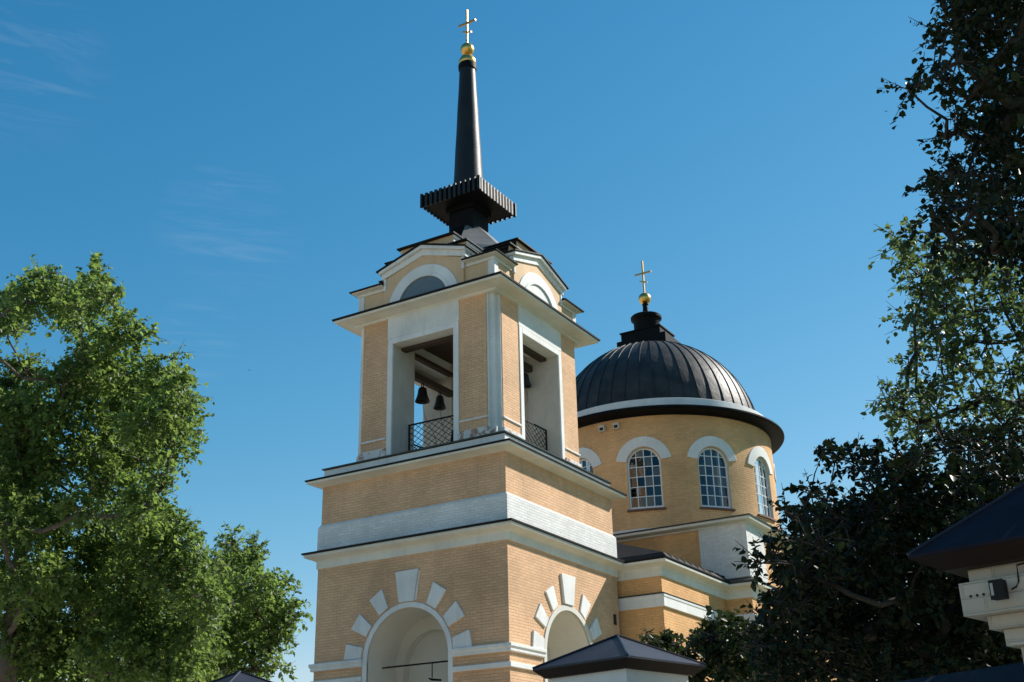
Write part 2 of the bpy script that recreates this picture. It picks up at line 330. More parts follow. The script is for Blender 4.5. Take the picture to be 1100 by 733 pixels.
# ------------------------------------------------------------------ the church (one building)
church = empty('church', (0, 0, 0))
tag(church, 'peach brick church with square bell tower, black spire and black dome', 'church')
def rect(w): return (-w, w, -w, w)
W0 = 3.5
def build_tower():
    # lowest stage: walls with arches
    base = MB(); zs = 6.25; r = 1.46
    for side in 'wsn':
        arch_strips(base, wall_map(side, W0), -W0, W0, 0, 9.7, 0, r, zs, 0, .22, reveal=False)
    e = wall_map('e', W0); base.add([e(-W0,0), e(W0,0), e(W0,9.7), e(-W0,9.7)], [(0,1,2,3)])
    tb = base.build('tower_wall', M['brick_worn'], church)
    for side in 'wsn':
        vault = MB(); m = wall_map(side, W0); D = 1.45
        out = [(-r,0)]+[(-r*math.cos(math.pi*i/28), zs+r*math.sin(math.pi*i/28)) for i in range(29)]+[(r,0)]
        for (a,b),(c,d) in zip(out[:-1],out[1:]): vault.add([m(a,b,0),m(c,d,0),m(c,d,-D),m(a,b,-D)], [(0,1,2,3)])
        mi = lambda u,z,d=0: m(u, z, d-D)
        arch_strips(vault, mi, -1.5, 1.5, 0, 7.9, -.1, 1.10, 6.15, 0, .3)
        vault.slab([(-1.5,0),(1.5,0),(1.5,7.9),(-1.5,7.9)], -D-.42, -D-.3, m)
        vault.build('entrance_vault', M['plaster'], tb, smooth=True, angle=40)
    rj = random.Random(4); J = lambda p: [(x+rj.uniform(-.018,.018), z+rj.uniform(-.018,.018)) for x,z in p]
    for side in 'wsn':
        m = wall_map(side, W0); a = MB(); band_solid(a, m, 1.46, 1.62, zs, -.05, .035, legs=.1); a.build('archivolt', M['white'] if side == 'w' else M['plaster'], tb, smooth=True, angle=40)
        for th in (8.5, 33, 59, 90, 121, 147, 171.5):
            v = MB(); t = R_(th)
            if th == 90:
                p = [(-.30,7.88),(.27,7.88),(.42,8.80),(-.44,8.80)]; v.slab(J(p), -.05, .075, m)
                v.slab([(.27,7.9),(.33,7.9),(.46,8.76),(.42,8.76)], -.05, .045, m)
            else:
                c,s_ = math.cos(t), math.sin(t); hi, ho = .185, .27; r0, r1 = 1.655, 2.28
                p = [(r0*c+hi*s_, zs+r0*s_-hi*c), (r1*c+ho*s_, zs+r1*s_-ho*c), (r1*c-ho*s_, zs+r1*s_+ho*c), (r0*c-hi*s_, zs+r0*s_+hi*c)]
                if th < 20 or th > 160: p = [(x, max(z, 6.38)) for x,z in p]
                v.slab(J(p), -.05, .06+rj.uniform(-.012,.015), m)
            v.build('voussoir', M['white'], tb)
    for sx,sy in ((-1,-1),(1,-1),(1,1),(-1,1)):
        k = MB(); k.corner(sx,sy,1.63,W0,[(-.05,6.14),(.07,6.14),(.085,6.16),(.085,6.235),(.105,6.25),(.125,6.28),(.125,6.36),(-.05,6.385)]); k.corner(sx,sy,1.63,W0,[(-.05,5.72),(.075,5.72),(.075,5.86),(-.05,5.875)])
        k.build('impost_molding', M['white'], tb)
    rod = MB(); rod.tube([(-2.75,-1.5,6.16),(-2.75,1.5,6.16)], .022); rod.tube([(-2.55,-1.5,6.2),(-2.55,1.5,6.2)], .022); rod.build('tie_rod', M['iron'], tb)
    lamp = MB(); lamp.tube([(-2.65,-.30,6.2),(-2.65,-.30,5.75)], .018); lamp.tube([(-2.65,-.18,5.74),(-2.65,-.30,5.70),(-2.65,-.62,5.66)], [.02,.04,.03]); lamp.build('bracket', M['iron'], tb)
    ho = MB(); ho.box(3.08,3.27,-3.52,-3.49,7.68,8.02); ho.build('vent_hole', M['dark'], tb)
    # cornice over the lowest stage
    c = MB(); c.ring(rect(W0), [(-.05,9.27),(.045,9.27),(.045,9.50),(.075,9.505),(.09,9.53),(.14,9.55),(.28,9.60),(.335,9.63),(.335,9.715),(-.05,9.72)]); c.build('cornice', M['cream'], church)
    c = MB(); c.ring(rect(W0), [(-.02,9.722),(.345,9.717),(.384,9.715),(.388,9.768),(.07,9.83),(-.02,9.84)]); c.build('cornice_flashing', M['black_rough'], church)
    # second stage
    s = MB(); s.box(-3.465,3.465,-3.465,3.465,9.8,12.3); st = s.build('tower_stage', M['brick'], church)
    b = MB(); b.ring(rect(3.465), [(-.05,9.80),(.078,9.80),(.078,10.60),(.02,10.68),(-.05,10.69)]); b.build('brick_band', M['wbrick'], st)
    c = MB(); c.ring(rect(3.465), [(-.05,11.94),(.02,11.94),(.03,11.96),(.24,12.005),(.375,12.02),(.385,12.095),(-.05,12.10)]); c.build('cornice', M['cream'], church)
    c = MB(); c.ring(rect(3.465), [(-.02,12.102),(.395,12.097),(.418,12.095),(.424,12.145),(.0,12.215),(-.05,12.22)]); c.build('cornice_flashing', M['black_rough'], church)
    c = MB(); c.ring(rect(3.42), [(-.9,12.2),(.03,12.2),(.03,12.50),(-.9,12.51)]); c.build('belfry_step', M['peel_light'], church)
    c = MB(); c.ring(rect(3.42), [(-.9,12.512),(.085,12.512),(.092,12.555),(-.55,12.62),(-.9,12.63)]); c.build('step_flashing', M['edge'], church)
    # belfry: four corner piers with notched outer corners
    fl = MB(); fl.box(-2.7,2.7,-2.7,2.7,12.3,12.66); fl.build('belfry_floor', M['concrete'], church)
    wb = 2.83; a = 1.22; ti = 1.62; e_ = 2.47; k = 2.66; e2 = 2.56
    for sx,sy in ((-1,-1),(1,-1),(1,1),(-1,1)):
        P = lambda pts: [(sx*x, sy*y) for x,y in pts]
        b = MB(); b.prism(P([(a,ti),(ti,ti),(ti,a),(wb,a),(wb,e_),(k,e_),(k,k),(e_,k),(e_,wb),(a,wb)]), 12.6, 17.75); pier = b.build('belfry_pier', M['brick_worn'] if sx*sy > 0 else M['brick'], church)
        cs = MB(); g = .012
        cs.prism(P([(k-.05,e_-.0),(wb-.02,e_),(wb-.02,e_+.05),(k+g+.02,e_+.05),(k+g+.02,k+g+.02),(e_+.05,k+g+.02),(e_+.05,wb-.02),(e_,wb-.02),(e_,k-.05)]), 12.7, 17.70)
        cs.build('corner_strip', M['peel_light'], pier)
        ld = MB(); ld.prism(P([(a+.22,wb-.05),(e_+.03,wb-.05),(e_+.03,wb+.045),(a+.22,wb+.045)]), 13.36, 13.42); ld.prism(P([(wb-.05,a+.22),(wb+.045,a+.22),(wb+.045,e_+.03),(wb-.05,e_+.03)]), 13.36, 13.42); ld.build('ledge', M['white'], pier)
        pl = MB(); pl.prism(P([(a+.2,ti+.1),(ti+.1,ti+.1),(ti+.1,a+.2),(wb+.06,a+.2),(wb+.06,e_+.06),(k+.06,e_+.06),(k+.06,k+.06),(e_+.06,k+.06),(e_+.06,wb+.06),(a+.2,wb+.06)]), 12.6, 13.06); pl.build('plinth', M['peel'], pier)
        ip = MB(); ip.prism(P([(a-.012,ti-.012),(ti-.012,ti-.012),(ti-.012,a-.012),(wb-.02,a-.012),(wb-.02,a+.05),(ti+.05,a+.05),(ti+.05,ti+.05),(a+.05,ti+.05),(a+.05,wb-.02),(a-.012,wb-.02)]), 12.66, 17.7); ip.build('pier_lining', M['inner'], pier)
    for side in 'wsen':
        m = wall_map(side, wb)
        l = MB(); l.slab([(-a-.22,16.86),(a+.22,16.86),(a+.22,17.72),(-a-.22,17.72)], -1.2, .03, m); li = l.build('lintel', M['peel_light'], church)
        t = MB()
        for s_ in (-1,1):
            us = sorted((s_*(a-.005), s_*(a+.20))); t.slab([(us[0],12.6),(us[1],12.6),(us[1],16.858),(us[0],16.858)], -.1, .032, m)
        t.slab([(-a,16.66),(a,16.66),(a,16.858),(-a,16.858)], -.45, .036, m); t.build('opening_trim', M['white'], li)
        bm_ = MB(); bm_.slab([(-a,16.56),(a,16.56),(a,16.658),(-a,16.658)], -.7, -.45, m); bm_.build('timber_lintel', M['wood'], li)
        # railing of diamond lattice set in the depth of the opening
        rl = MB(); d = -.55 if side in 'sn' else -.92
        for z in (13.0, 14.02): rl.slab([(-a,z),(a,z),(a,z+.045),(-a,z+.045)], d-.02, d+.02, m)
        for u in (-a+.02, a-.06): rl.slab([(u,12.66),(u+.045,12.66),(u+.045,14.02),(u,14.02)], d-.02, d+.02, m)
        rail = rl.build('railing', M['iron'], church)
        lt = MB(); nx = 9; st = 2*a/nx
        for i in range(-5, nx+1):
            for sg in (1,-1):
                u0, u1, z0, z1 = -a+i*st, -a+(i+5)*st, 13.03, 14.03
                if sg < 0: u0, u1 = u1, u0
                for _ in range(1):
                    pts = []
                    for q in range(2):
                        uu, zz = (u0,z0) if q == 0 else (u1,z1); pts.append([uu,zz])
                    (ua,za),(ub,zb) = pts
                    def clip(ua,za,ub,zb):
                        t0,t1 = 0.,1.
                        for lim,sgn in ((-a,1),(a,-1)):
                            fa, fb = sgn*(ua-lim), sgn*(ub-lim)
                            if fa < 0 and fb < 0: return None
                            if fa < 0: t0 = max(t0, fa/(fa-fb))
                            if fb < 0: t1 = min(t1, fa/(fa-fb))
                        if t0 >= t1: return None
                        return (ua+(ub-ua)*t0, za+(zb-za)*t0, ua+(ub-ua)*t1, za+(zb-za)*t1)
                    c4 = clip(ua,za,ub,zb)
                    if c4: lt.tube([m(c4[0],c4[1],d), m(c4[2],c4[3],d)], .011, 4)
        lt.build('lattice', M['iron'], rail)
    ce = MB(); ce.box(-2.5,2.5,-2.5,2.5,17.35,17.74); ce.build('belfry_ceiling', M['wood'], church)
    for (y,z0,z1) in ((1.62,16.06,16.28),(1.62,16.84,16.98),(-1.72,16.28,16.5)):
        b = MB(); b.box(-1.25,1.25,y-.1,y+.1,z0,z1); b.build('timber_beam', M['wood'], church)
    # belfry cornice
    c = MB(); c.ring(rect(wb), [(-.3,17.60),(.0,17.60),(.05,17.62),(.06,17.67),(.34,17.735),(.53,17.745),(.545,17.825),(-.3,17.83)]); c.build('cornice', M['cream'], church)
    c = MB(); c.ring(rect(wb), [(-.3,17.832),(.55,17.828),(.585,17.826),(.592,17.885),(-.02,18.06),(-.3,18.07)]); c.build('cornice_flashing', M['black_rough'], church)
    # attic over the belfry
    wa = 2.76; at_ = MB(); at_.box(-wa,wa,-wa,wa,17.9,18.90); attic = at_.build('attic_wall', M['attic'], church)
    for sx,sy in ((-1,-1),(1,-1),(1,1),(-1,1)):
        q = MB(); xs = sorted((sx*(wa-.22), sx*(wa+.028))); ys = sorted((sy*(wa-.22), sy*(wa+.028))); q.box(xs[0],xs[1],ys[0],ys[1],17.95,18.895); q.build('corner_strip', M['white'], attic)
    for sx,sy in ((-1,-1),(1,-1),(1,1),(-1,1)):
        c = MB(); c.corner(sx,sy,1.66,wa,[(-.05,18.745),(.045,18.745),(.045,18.79),(.02,18.80),(.03,18.86),(.20,18.90),(.215,18.925),(-.05,18.93)]); c.build('cornice', M['cream'], attic)
        c = MB(); c.corner(sx,sy,1.645,wa,[(-.02,18.932),(.225,18.928),(.262,18.926),(.27,18.965),(-.02,19.06)]); c.build('cornice_flashing', M['black_rough'], attic)
    rf = MB(); rf.lathe([(3.72,19.0),(1.6,19.75),(0,19.9)], 4, phase=math.pi/4); rf.build('attic_roof', M['black_rough'], church)
    for side in 'wsen':
        m = wall_map(side, wa); hw = 1.62
        g = MB(); g.slab([(-hw,17.95),(hw,17.95),(hw,19.12),(0,19.64),(-hw,19.12)], -.6, .075, m); gb = g.build('gable', M['attic'], church)
        p = MB(); p.slab([(-hw-.1,19.12),(0,19.62),(hw+.1,19.12),(hw+.1,19.42),(0,19.965),(-hw-.1,19.42)], -.5, .13, m)
        p.slab([(-hw-.16,19.30),(0,19.845),(hw+.16,19.30),(hw+.16,19.42),(0,19.968),(-hw-.16,19.42)], -.5, .24, m)
        for s_ in (-1,1):
            us = sorted((s_*(hw-.07), s_*(hw+.03))); p.slab([(us[0],18.70),(us[1],18.70),(us[1],19.15),(us[0],19.15)], -.3, .105, m)
        p.build('raking_cornice', M['white'], gb)
        f = MB(); f.slab([(-hw-.24,19.405),(0,19.972),(hw+.24,19.405),(hw+.24,19.44),(0,20.02),(-hw-.24,19.44)], -1.2, .29, m); f.build('gable_roof', M['black_rough'], gb)
        a_ = MB(); band_solid(a_, m, 1.06, 1.45, 17.8, 0, .11, a0=5, a1=175); band_solid(a_, m, 1.02, 1.14, 17.8, .05, .135, a0=5, a1=175); a_.build('archivolt', M['white'], gb, smooth=True, angle=40)
        lu = MB(); pts = [(1.03*math.cos(math.pi*i/24), 17.8+1.03*math.sin(math.pi*i/24)) for i in range(25)]; lu.slab(pts, .02, .085, m)
        lu.build('lunette', M['lunette'] if side in 'wn' else M['white'], gb)
        # stepped block behind the pediment
        cheek = M['white'] if side in 'we' else M['black_rough']
        for (hw2,z0,z1,nm) in ((1.58,18.9,19.80,'lower_step'),(1.06,19.7,20.20,'upper_step')):
            f1 = -.12
            b = MB(); b.slab([(-hw2,z0),(hw2,z0),(hw2,z1),(-hw2,z1)], f1-1.7, f1, m); bo = b.build(nm, M['attic'], church)
            ck = MB()
            for s_ in (-1,1):
                us = sorted((s_*hw2, s_*(hw2+.02))); ck.slab([(us[0],z0),(us[1],z0),(us[1],z1-.02),(us[0],z1-.02)], f1-1.69, f1-.03, m)
            ck.slab([(-hw2-.07,z1-.10),(hw2+.07,z1-.10),(hw2+.07,z1),(-hw2-.07,z1)], f1-1.72, f1-.01, m); ck.build('cheek', cheek, bo)
            rf = MB(); rf.slab([(-hw2-.13,z1+.002),(hw2+.13,z1+.002),(hw2+.13,z1+.05),(-hw2-.13,z1+.05)], f1-1.75, f1+.13, m); rf.build('step_roof', M['black_rough'], bo)
    # spire
    ph = math.pi/8; k8 = 1/math.cos(ph)
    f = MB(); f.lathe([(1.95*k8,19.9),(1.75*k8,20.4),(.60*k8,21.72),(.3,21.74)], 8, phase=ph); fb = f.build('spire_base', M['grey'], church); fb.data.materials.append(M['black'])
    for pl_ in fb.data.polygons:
        if abs(pl_.normal.x) > .7 and abs(pl_.normal.y) < .2: pl_.material_index = 1  # x-facing facets switched to black, painting in the shaded side
    p = MB(); p.box(-.52,.52,-.52,.52,21.3,22.7); p.box(-.60,.60,-.60,.60,22.44,22.66)
    pl = [(-1.19,1.19)]
    p.box(-1.20,1.20,-1.20,1.20,22.64,23.12)
    plate = p.build('spire_platform', M['black'], church)
    fins = MB(); n = 13
    for side in 'wsen':
        m = wall_map(side, 1.20)
        for i in range(n):
            u = -1.24+2.48*i/(n-1); fins.slab([(u-.055,22.60),(u+.055,22.60),(u+.055,23.15),(u-.055,23.15)], .001, .062, m)
    fins.build('platform_fringe', M['spire'], plate)
    sp = MB(); sp.lathe([(.62,23.1),(.58,23.4)]+[(.58-.27*i/9+(.006 if i % 3 == 0 else 0),23.4+5.45*i/9) for i in range(1,10)], 14, phase=ph*.5); spire = sp.build('spire', M['spire'], church, True, 28)
    c = MB(); c.lathe([(.30,28.82),(.35,28.86),(.36,29.05),(.33,29.12),(.30,29.16)], 20); c.build('collar', M['black'], spire, True, 40)
    g = MB(); g.lathe([(.30,29.12),(.335,29.18),(.33,29.30),(.26,29.45),(.12,29.53),(.10,29.60),(.0,29.6)], 24); g.build('gilded_base', M['gold'], spire, True)
    g = MB(); g.lathe([(0,29.52)]+[(.27*math.sin(math.pi*i/14), 29.84-.27*math.cos(math.pi*i/14)) for i in range(1,14)]+[(0,30.11)], 24); g.build('gilded_ball', M['gold'], spire, True)
    orthodox_cross(spire, 0, 0, 30.08, 31.74, .40, .2)
def orthodox_cross(parent, x, y, z0, z1, arm, foot):
    c = MB(); H = z1-z0; t = .035
    c.box(x-t,x+t,y-t,y+t,z0,z1)
    za = z0+H*.62; c.box(x-t*.9,x+t*.9,y-arm,y+arm,za-t,za+t)
    zf = z0+H*.36; b = foot*.35
    c.add([(x-t*.8,y-foot,zf-b-t*.8),(x+t*.8,y-foot,zf-b-t*.8),(x+t*.8,y+foot,zf+b-t*.8),(x-t*.8,y+foot,zf+b-t*.8),(x-t*.8,y-foot,zf-b+t*.8),(x+t*.8,y-foot,zf-b+t*.8),(x+t*.8,y+foot,zf+b+t*.8),(x-t*.8,y+foot,zf+b+t*.8)],
          [(0,3,2,1),(4,5,6,7),(0,1,5,4),(1,2,6,5),(2,3,7,6),(3,0,4,7)])
    c.build('gilded_cross', M['gold_dull'], parent)
build_tower()

def build_nave():
    b = MB(); b.box(3.75,9.6,-5.0,5.0,0,9.7); nw = b.build('nave_wall', M['brick_deep'], church)
    rc = (3.75,9.6,-5.0,5.0)
    c = MB(); c.ring(rc, [(-.05,8.20),(.075,8.20),(.075,8.50),(.095,8.52),(.10,8.60),(-.05,8.64)]); c.build('band', M['white'], nw)
    f = MB(); f.ring(rc, [(-.05,8.642),(.11,8.605),(.115,8.635),(-.05,8.68)]); f.build('band_flashing', M['edge'], nw)
    c = MB(); c.ring(rc, [(-.05,9.19),(.045,9.19),(.045,9.42),(.07,9.44),(.09,9.50),(.20,9.56),(.33,9.60),(.345,9.69),(-.05,9.70)]); c.build('cornice', M['cream'], nw)
    x0,x1,y0,y1 = 3.38,9.45,-5.38,5.38
    r = MB(); zr = 9.98+.385*5.2
    vs = [(x0,y0,9.72),(x1,y0,9.72),(x1,y1,9.72),(x0,y1,9.72),(x0,y0,9.765),(x1,y0,9.765),(x1,y1,9.765),(x0,y1,9.765),(x0+.18,y0+.18,9.93),(x1,y0+.18,9.93),(x1,y1-.18,9.93),(x0+.18,y1-.18,9.93),(x0+4.6,0,zr),(x1,0,zr)]
    fs = [(0,3,2,1),(0,1,5,4),(2,3,7,6),(3,0,4,7),(1,2,6,5),(4,5,9,8),(6,7,11,10),(7,4,8,11),(8,9,13,12),(10,11,12,13),(11,8,12),(5,6,10,13,9)]
    r.add(vs, fs)
    se = r
    for i in range(1,11):
        x = x0+i*.56
        se.add([(x-.02,y0+.16,9.92),(x+.02,y0+.16,9.92),(x+.02,-.4,9.93+.385*4.75),(x-.02,-.4,9.93+.385*4.75),(x-.02,y0+.16,9.98),(x+.02,y0+.16,9.98),(x+.02,-.4,9.99+.385*4.75),(x-.02,-.4,9.99+.385*4.75)] if i > 7 else
               [(x-.02,y0+.02,9.77),(x+.02,y0+.02,9.77),(x+.02,y0+.2,9.93),(x-.02,y0+.2,9.93),(x-.02,y0+.02,9.82),(x+.02,y0+.02,9.82),(x+.02,y0+.2,9.98),(x-.02,y0+.2,9.98)],
               [(0,3,2,1),(4,5,6,7),(0,1,5,4),(1,2,6,5),(2,3,7,6),(3,0,4,7)])
    r.build('nave_roof', M['black_rough'], church)
    # the square block under the rotunda
    h = 6.02; rc = (DX-h,DX+h,-h,h)
    b = MB(); b.box(*rc,0,12.1); bw = b.build('block_wall', M['brick_deep'], church)
    for sx,sy in ((-1,-1),(1,-1),(1,1),(-1,1)):
        q = MB(); xs = sorted((DX+sx*(h-1.85), DX+sx*(h+.035))); ys = sorted((sy*(h-1.85), sy*(h+.035))); q.box(xs[0],xs[1],ys[0],ys[1],9.95,12.0); q.build('corner_pilaster', M['wbrick'], bw)
    c = MB(); c.ring(rc, [(-.05,8.20),(.075,8.20),(.075,8.60),(-.05,8.64)]); c.build('band', M['white'], bw)
    c = MB(); c.ring(rc, [(-.05,9.19),(.045,9.19),(.045,9.42),(.09,9.50),(.20,9.56),(.33,9.60),(.345,9.69),(-.05,9.70)]); c.build('cornice', M['cream'], bw)
    c = MB(); c.ring(rc, [(-.02,9.702),(.36,9.698),(.38,9.76),(-.02,9.95)]); c.build('cornice_flashing', M['edge'], bw)
    c = MB(); c.ring(rc, [(-.05,11.92),(.05,11.92),(.07,11.98),(.30,12.04),(.315,12.145),(-.05,12.15)]); c.build('cornice', M['cream'], bw)
    c = MB(); c.ring(rc, [(-1.6,12.40),(-1.6,12.10),(.0,12.152),(.325,12.148),(.35,12.145),(.355,12.19),(-1.6,12.44)]); c.build('block_roof', M['edge'], bw)
    lid = MB(); lid.lathe([(0,12.38),(5.6,12.38)], 4, (DX,0), phase=math.pi/4); lid.build('roof_deck', M['edge'], bw)
build_nave()

def build_rotunda():
    R = 5.15; n = 11; A0 = R_(-162.2); seg = 2*math.pi/n
    cyl = lambda ac, rad: (lambda u,z,d=0: (DX+(rad+d)*math.cos(ac+u/R), (rad+d)*math.sin(ac+u/R), z))
    half = R*seg/2; wr = .70; zs = 15.27; z0 = 13.40
    wall = MB(); inner = MB()
    for i in range(n):
        ac = A0+i*seg; m = cyl(ac, R)
        # side strips subdivided so that the wall is round
        k = 5
        for s_ in (-1,1):
            for q in range(k):
                ua = s_*(wr+(half-wr)*q/k); ub = s_*(wr+(half-wr)*(q+1)/k); wall.add([m(ua,12.2),m(ub,12.2),m(ub,17.4),m(ua,17.4)], [(0,1,2,3)])
        us = [-wr*math.cos(math.pi*j/20) for j in range(21)]; zt = [zs+wr*math.sin(math.pi*j/20) for j in range(21)]
        for j in range(20):
            wall.add([m(us[j],zt[j]),m(us[j+1],zt[j+1]),m(us[j+1],17.4),m(us[j],17.4)], [(0,1,2,3)]); wall.add([m(us[j],12.2),m(us[j+1],12.2),m(us[j+1],z0),m(us[j],z0)], [(0,1,2,3)])
        out = [(-wr,z0)]+list(zip(us,zt))+[(wr,z0)]
        for (a,b),(c,d) in zip(out[:-1]+[out[-1]], out[1:]+[out[0]]): inner.add([m(a,b,0),m(c,d,0),m(c,d,-.6),m(a,b,-.6)], [(0,1,2,3)])
        mi = cyl(ac, R-.6)
        for s_ in (-1,1):
            for q in range(k):
                ua = s_*(wr+(half-wr)*q/k); ub = s_*(wr+(half-wr)*(q+1)/k); inner.add([mi(ua,12.4),mi(ub,12.4),mi(ub,17.5),mi(ua,17.5)], [(0,1,2,3)])
        for j in range(20):
            inner.add([mi(us[j],zt[j]),mi(us[j+1],zt[j+1]),mi(us[j+1],17.5),mi(us[j],17.5)], [(0,1,2,3)]); inner.add([mi(us[j],12.4),mi(us[j+1],12.4),mi(us[j+1],z0),mi(us[j],z0)], [(0,1,2,3)])
    dw = wall.build('rotunda_wall', M['drum'], church, True, 30); inner.build('inner_wall', M['inner'], dw, True, 30)
    fl = MB(); fl.lathe([(R+.06,12.3),(R+.06,12.58),(R-.02,12.6)], 72, (DX,0)); fl.build('base_band', M['white'], dw, True, 40)
    # one window, copied round the wall (local axis: the rotunda's)
    L = lambda u,z,d=0: ((R+d)*math.cos(u/R), (R+d)*math.sin(u/R), z)
    w = MB(); fw_ = .062
    band_solid(w, L, wr-fw_, wr-.002, zs, -.20, -.10, legs=z0+.03)
    w.slab([(-wr+fw_,z0+.03),(wr-fw_,z0+.03),(wr-fw_,z0+.12),(-wr+fw_,z0+.12)], -.195, -.105, L)
    bars = MB()
    for q in (-.5,0,.5):
        u = q*wr*.96; zt_ = zs+math.sqrt((wr-fw_)**2-u*u); bars.slab([(u-.017,z0+.12),(u+.017,z0+.12),(u+.017,zt_),(u-.017,zt_)], -.18, -.13, L)
    for j in range(5):
        z = z0+.12+(j+1)*.418; hw = wr-fw_ if z <= zs else math.sqrt(max(.01,(wr-fw_)**2-(z-zs)**2))
        k = 4
        for q in range(k):
            a_, b_ = -hw+2*hw*q/k, -hw+2*hw*(q+1)/k; bars.slab([(a_,z-.016),(b_,z-.016),(b_,z+.016),(a_,z+.016)], -.176, -.134, L)
    pane = MB(); k = 10
    for q in range(k):
        a_, b_ = -wr*math.cos(math.pi*q/k), -wr*math.cos(math.pi*(q+1)/k); za, zb = zs+wr*math.sin(math.pi*q/k), zs+wr*math.sin(math.pi*(q+1)/k)
        pane.add([L(a_,z0,-.155),L(b_,z0,-.155),L(b_,zb,-.155),L(a_,za,-.155)], [(0,1,2,3)])
    sill = MB()
    for q in range(4):
        a_, b_ = -.78+1.56*q/4, -.78+1.56*(q+1)/4; sill.slab([(a_,z0-.08),(b_,z0-.08),(b_,z0+.0),(a_,z0+.0)], -.2, .09, L)
    arv = MB(); band_solid(arv, L, wr+.03, 1.17, zs, -.03, .05, a0=11, a1=169)
    proto = w.build('window', M['wpaint'], church, True, 30); proto.location = (DX,0,0); proto.rotation_euler = (0,0,A0)
    kids = [bars.build('glazing_bars', M['wpaint'], proto), pane.build('pane', M['glass'], proto), sill.build('sill', M['sill'], proto), arv.build('archivolt', M['white'], proto, True, 30)]
    for i in range(1,n):
        c = proto.copy(); COL.objects.link(c); c.parent = church; c.rotation_euler = (0,0,A0+i*seg)
        for kd in kids: d = kd.copy(); COL.objects.link(d); d.parent = c
    for ang in (179.3, -173.6):
        a_ = R_(ang); v = MB(); mm = cyl(a_, R); v.slab([(-.12,16.88),(.12,16.88),(.12,17.10),(-.12,17.10)], -.05, .16, mm); v.slab([(-.15,17.10),(.15,17.10),(.15,17.125),(-.15,17.125)], -.05, .20, mm)
        vo = v.build('vent_box', M['plaster'], church); g = MB(); g.slab([(-.08,16.91),(.08,16.91),(.08,17.04),(-.08,17.04)], .15, .168, mm); g.build('vent_grille', M['dark'], vo)
    # eave, ring, dome
    C = (DX,0)
    e = MB(); e.lathe([(5.10,17.32),(5.19,17.32),(5.22,17.37),(5.60,17.41),(5.72,17.42),(5.77,17.48),(5.77,17.54),(5.72,17.58),(5.10,17.76)], 96, C); e.build('eave', M['black'], church, True, 35)
    g = MB(); g.lathe([(5.05,17.66),(5.20,17.68),(5.15,18.08),(5.05,18.11)], 96, C); g.build('dome_ring', M['peel_light'], church, True, 35)
    zb, Rd, H = 17.45, 4.76, 4.95
    prof = [(5.10,18.06),(5.10,18.105),(4.74,18.14)]+[(Rd*math.cos(t), zb+H*math.sin(t)) for t in [R_(8.0+(88.-8.0)*i/30) for i in range(31)]]+[(0,zb+H)]
    d = MB(); d.lathe(prof, 96, C); dome = d.build('dome', M['seam'], church, True, 40)
    sm = MB(); ns = 46
    for i in range(ns):
        a_ = 2*math.pi*i/ns+.03; c,s_ = math.cos(a_), math.sin(a_); vs = []; fs = []
        ts = [R_(8.0+(83-8.0)*j/22) for j in range(23)]
        for t in ts:
            for (o,hh) in ((-.016,-.01),(-.012,.035),(.012,.035),(.016,-.01)):
                r = (Rd+hh)*math.cos(t); z = zb+(H+hh)*math.sin(t); vs.append((DX+r*c-o*s_, r*s_+o*c, z))
        for j in range(22):
            for k in range(3): fs.append((j*4+k, j*4+k+1, j*4+4+k+1, j*4+4+k))
        sm.add(vs, fs)
    sm.build('standing_seam', M['seam'], dome)
    b = MB(); b.box(DX-.8,DX+.8,-1.0,1.0,21.6,23.12); b.box(DX-.85,DX+.85,-1.05,1.05,23.06,23.12); lb = b.build('lantern_base', M['black'], church)
    b = MB(); b.box(DX-.79,DX+1.0,-1.25,1.25,21.3,22.72); b.build('base_step', M['black'], lb)
    l = MB(); l.lathe([(.61,23.0),(.61,23.72),(.65,23.78),(.73,23.86),(.74,23.98),(.70,24.02),(.30,24.14),(.14,24.20),(.12,24.62),(.16,24.66),(.10,24.72),(0,24.72)], 40, C); lan = l.build('lantern', M['black'], church, True, 35)
    g = MB(); g.lathe([(0,24.68)]+[(.30*math.sin(math.pi*i/14), 24.98-.30*math.cos(math.pi*i/14)) for i in range(1,14)]+[(0,25.28)], 24, C); g.build('gilded_ball', M['gold'], lan, True)
    orthodox_cross(lan, DX, 0, 25.25, 27.0, .43, .2)
build_rotunda()

# ------------------------------------------------------------------ bells and the board inside the belfry
def bell(x, y, ztop, H, r, label):
    t = empty('bell', (x, y, ztop-H))
    tag(t, label, 'bell', 'bells in the belfry')
    b = MB(); b.lathe([(r,0),(r*1.02,.03*H),(r*.86,.16*H),(r*.68,.38*H),(r*.60,.60*H),(r*.52,.70*H),(r*.30,.76*H),(0,.77*H)], 28); b.lathe([(r,0),(r*.9,.03*H),(r*.6,.4*H),(0,.7*H)], 28)
    b.build('bell_body', M['bell'], t, True, 60)
    rp = MB(); rp.tube([(.01,0,.02*H),(.05,-.05,-.5),(-x*.35,-y*.25,-1.3),(-x*.5,-y*.4,ztop*0-(ztop-H-12.75))], .010, 5); rp.build('bell_rope', M['rope'], t)
    c = MB(); c.tube([(-.05,0,.75*H),(-.06,0,.88*H),(0,0,.96*H),(.06,0,.88*H),(.05,0,.75*H)], .022, 6); c.tube([(0,0,.93*H),(0,0,1.06*H)], .03, 6); c.build('crown_loop', M['bell'], t, True)
    k = MB(); k.tube([(0,0,.6*H),(.01,0,.08*H)], .012, 5); k.lathe([(0,-.03*H),(.045,.02*H),(.03,.09*H),(0,.11*H)], 10); k.build('clapper', M['iron'], t, True)
bell(-.56, 1.62, 16.06, .70, .26, 'larger dark bronze bell hanging left under the belfry beam, sky behind it')
bell(.50, 1.62, 16.06, .64, .225, 'smaller dark bronze bell hanging right of the larger one, pale pier behind it')
bell(.86, -1.72, 16.27, .62, .20, 'small bell hanging in the sunny right-hand opening of the belfry')
